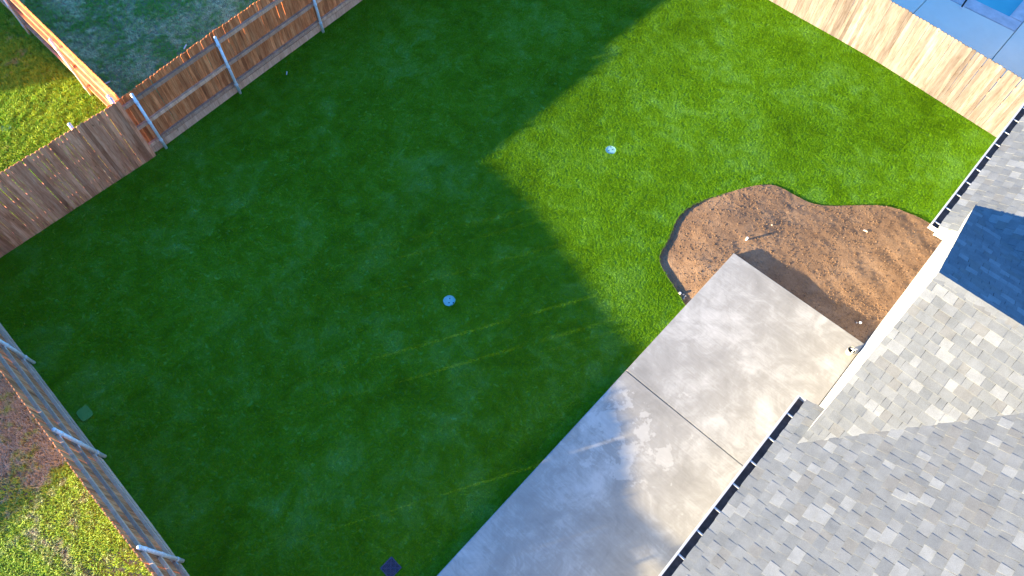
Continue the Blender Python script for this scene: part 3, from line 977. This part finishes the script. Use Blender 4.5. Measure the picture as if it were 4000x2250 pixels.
t = thing('drain_grate', (drain_c.x, drain_c.y, z_lawn(drain_c.x, drain_c.y) + .01), 'square dark drain grate with diagonal bars set in the turf by the patio', 'drain')
zg0 = z_lawn(drain_c.x, drain_c.y) + .012
cx, cy = drain_c.x, drain_c.y; hs = 0.128
MB().box((cx - hs, cy - hs, zg0 - .10), (cx + hs, cy + hs, zg0 - .022)).build('basin', M['hole'], t)
fr = MB()
for (a, b) in (((-hs, -hs), (hs, -hs + .016)), ((-hs, hs - .016), (hs, hs)), ((-hs, -hs + .016), (-hs + .016, hs - .016)), ((hs - .016, -hs + .016), (hs, hs - .016))):
    fr.box((cx + a[0], cy + a[1], zg0 - .02), (cx + b[0], cy + b[1], zg0 + .004))
fr.build('frame', M['grate'], t)
hi = hs - .016
for sx, sy in ((1, 1), (1, -1)):
    MB().bar((cx - sx * hi, cy - sy * hi, zg0 - .006), (cx + sx * hi, cy + sy * hi, zg0 - .006), (sx * -sy, 1, 0), 0.007, 0.012).build('rib', M['grate'], t)
for s1 in (-1, 1):
    MB().bar((cx + s1 * hi, cy, zg0 - .0065), (cx, cy + hi, zg0 - .0065), (s1, 1, 0), 0.006, 0.010).build('rib', M['grate'], t)
    MB().bar((cx + s1 * hi, cy, zg0 - .0065), (cx, cy - hi, zg0 - .0065), (s1, -1, 0), 0.006, 0.010).build('rib', M['grate'], t)
for i in range(1, 9):
    u = hi * i / 9
    for s1 in (-1, 1):
        MB().box((cx - u, cy + s1 * u - .003, zg0 - .012), (cx + u, cy + s1 * u + .003, zg0 - .001)).build('bar', M['grate'], t)
        MB().box((cx + s1 * u - .003, cy - u + .004, zg0 - .012), (cx + s1 * u + .003, cy + u - .004, zg0 - .001)).build('bar', M['grate'], t)

# turf-topped valve box near the grey fence
vb = px(335, 1617, 0)
mb = MB()
pts = []
for k_ in range(24):
    a = 2 * math.pi * k_ / 24
    ca, sa = math.cos(a), math.sin(a)
    pts.append((vb.x + math.copysign(abs(ca) ** .5, ca) * 0.145, vb.y + math.copysign(abs(sa) ** .5, sa) * 0.115, 0.03))
mb.prism(pts, (0, 0, 0.012))
o = mb.build('valve_box', mat_soil('faded_turf_cover', [(0.3, (0.09, 0.24, 0.05)), (0.7, (0.14, 0.31, 0.09))], 8.0, 0.01))
tag(o, 'rounded rectangular faded green valve box cover in the dark turf near the grey fence', 'valve box')

def riser(c, z, h, label):
    t = thing('sprinkler_riser', (c.x, c.y, z), label, 'sprinkler')
    b = Vector((c.x, c.y, z - .02))
    MB().tube(b, b + Vector((0, 0, h)), 0.020, n=14).build('pipe', M['pvc'], t, True)
    cp = MB().tube(b + Vector((0, 0, h)), b + Vector((0, 0, h + .022)), 0.027, n=14); cp.dome(b + Vector((0, 0, h + .022)), 0.027, .012, 14)
    cp.build('cap', M['pvc'], t, True)
for (x_, y_), h, lb in (((2914, 940), .085, 'white capped pipe stub standing in the sunny middle of the dirt bed'),
                        ((2659, 1141), .05, 'white sprinkler cap at the dirt bed edge beside small rocks'),
                        ((3358, 1264), .04, 'white sprinkler cap in the dirt near the house wall')):
    c = px(x_, y_, .28); riser(c, z_dirt(c.x, c.y), h, lb)

def rock(c, z, r, label, mat=None, group=None):
    mb = MB(); lump(mb, (c.x, c.y, z + r * .4), r, .75)
    o = mb.build('rock', mat or M['rock'])
    tag(o, label, 'rock', group)
for x_, y_, r, lb in ((2672,1146,.026,'largest tan rock touching the white sprinkler cap'), (2676,1155,.022,'tan rock in the middle of the little rock cluster by the sprinkler cap'), (2681,1152,.024,'tan rock of the little cluster on the side towards the patio'), (2674,1161,.024,'tan rock of the little cluster farthest from the sprinkler cap'),
                  (2627,1104,.02,'small white rock in the shaded left rim of the dirt bed'), (3343,1264,.022,'orange brown rock beside the white sprinkler cap near the house wall'), (2606,1062,.024,'pinkish rock on the left rim of the dirt bed'), (3013,883,.018,'whitish pebble in the sun near the middle of the dirt bed')):
    c = px(x_, y_, .26)
    rock(c, z_dirt(c.x, c.y), r, lb)
c = px(3380, 903, .29)
o = MB().prism([(c.x - .05, c.y - .02, z_dirt(c.x, c.y) + .012), (c.x + .05, c.y - .012, z_dirt(c.x, c.y) + .02), (c.x + .035, c.y + .018, z_dirt(c.x, c.y) + .022), (c.x - .03, c.y + .02, z_dirt(c.x, c.y) + .014)], (0, 0, .006)).build('chip', M['stick'])
tag(o, 'flat white chip lying on the sunlit dirt', 'chip')

def stick(x_, y_, l, ang, w, label, mat):
    c = px(x_, y_, .06); d_ = Vector((math.cos(ang), math.sin(ang), 0)) * l / 2
    z = z_lawn(c.x, c.y) + .05
    o = MB().bar(Vector((c.x, c.y, z)) - d_, Vector((c.x, c.y, z)) + d_ + Vector((0, 0, .01)), (0, 0, 1), w, w * 1.6).build('stick', mat)
    tag(o, label, 'stick')
stick(723, 182, .15, R(120), .018, 'white stick in the dormant yard close to the railed fence', M['pvc'])
stick(420, 322, .13, R(75), .018, 'white stick in the dormant yard beside the dividing fence', M['pvc'])
stick(1120, 285, .10, R(135), .012, 'pale yellow stick on the shaded lawn near the railed fence', M['stick'])

# grey pot with white fitting at the patio corner
c = px(3316, 1377, Z_PATIO)
c = Vector((min(c.x, WALL_X - .12), c.y, Z_PATIO))
t = thing('pot', c, 'small round grey pot with white fitting on the patio against the house wall', 'pot')
mb = MB()
n = 24; r0, r1, h = .066, .078, .13
ring = lambda rr, zz: [c + Vector((rr * math.cos(2 * math.pi * k_ / n), rr * math.sin(2 * math.pi * k_ / n), zz)) for k_ in range(n)]
rr_ = [ring(r0, 0), ring(r1, h), ring(r1 - .008, h), ring(r0 - .006, .02)]
vsx = [v for q in rr_ for v in q]
fsx = [(i * n + k_, i * n + (k_ + 1) % n, (i + 1) * n + (k_ + 1) % n, (i + 1) * n + k_) for i in range(3) for k_ in range(n)] + [tuple(range(3 * n, 4 * n))]
mb.add(vsx, fsx)
mb.build('bowl', M['pot'], t)
MB().tube(c + Vector((0, 0, .06)), c + Vector((0, 0, .085)), r1 - .016, n=20).build('dark_inside', M['hole'], t)  # near-black disc that makes the inside of the pot dark
f_ = MB().tube(c + Vector((-.035, .03, .10)), c + Vector((.055, .03, .145)), .014, n=10)
f_.tube(c + Vector((.03, .03, .13)), c + Vector((.03, -.045, .12)), .012, n=10)
f_.tube(c + Vector((.03, .03, .13)), c + Vector((.07, .07, .15)), .012, n=10)
f_.build('fitting', M['pvc'], t, True)
bpy.context.view_layer.update()
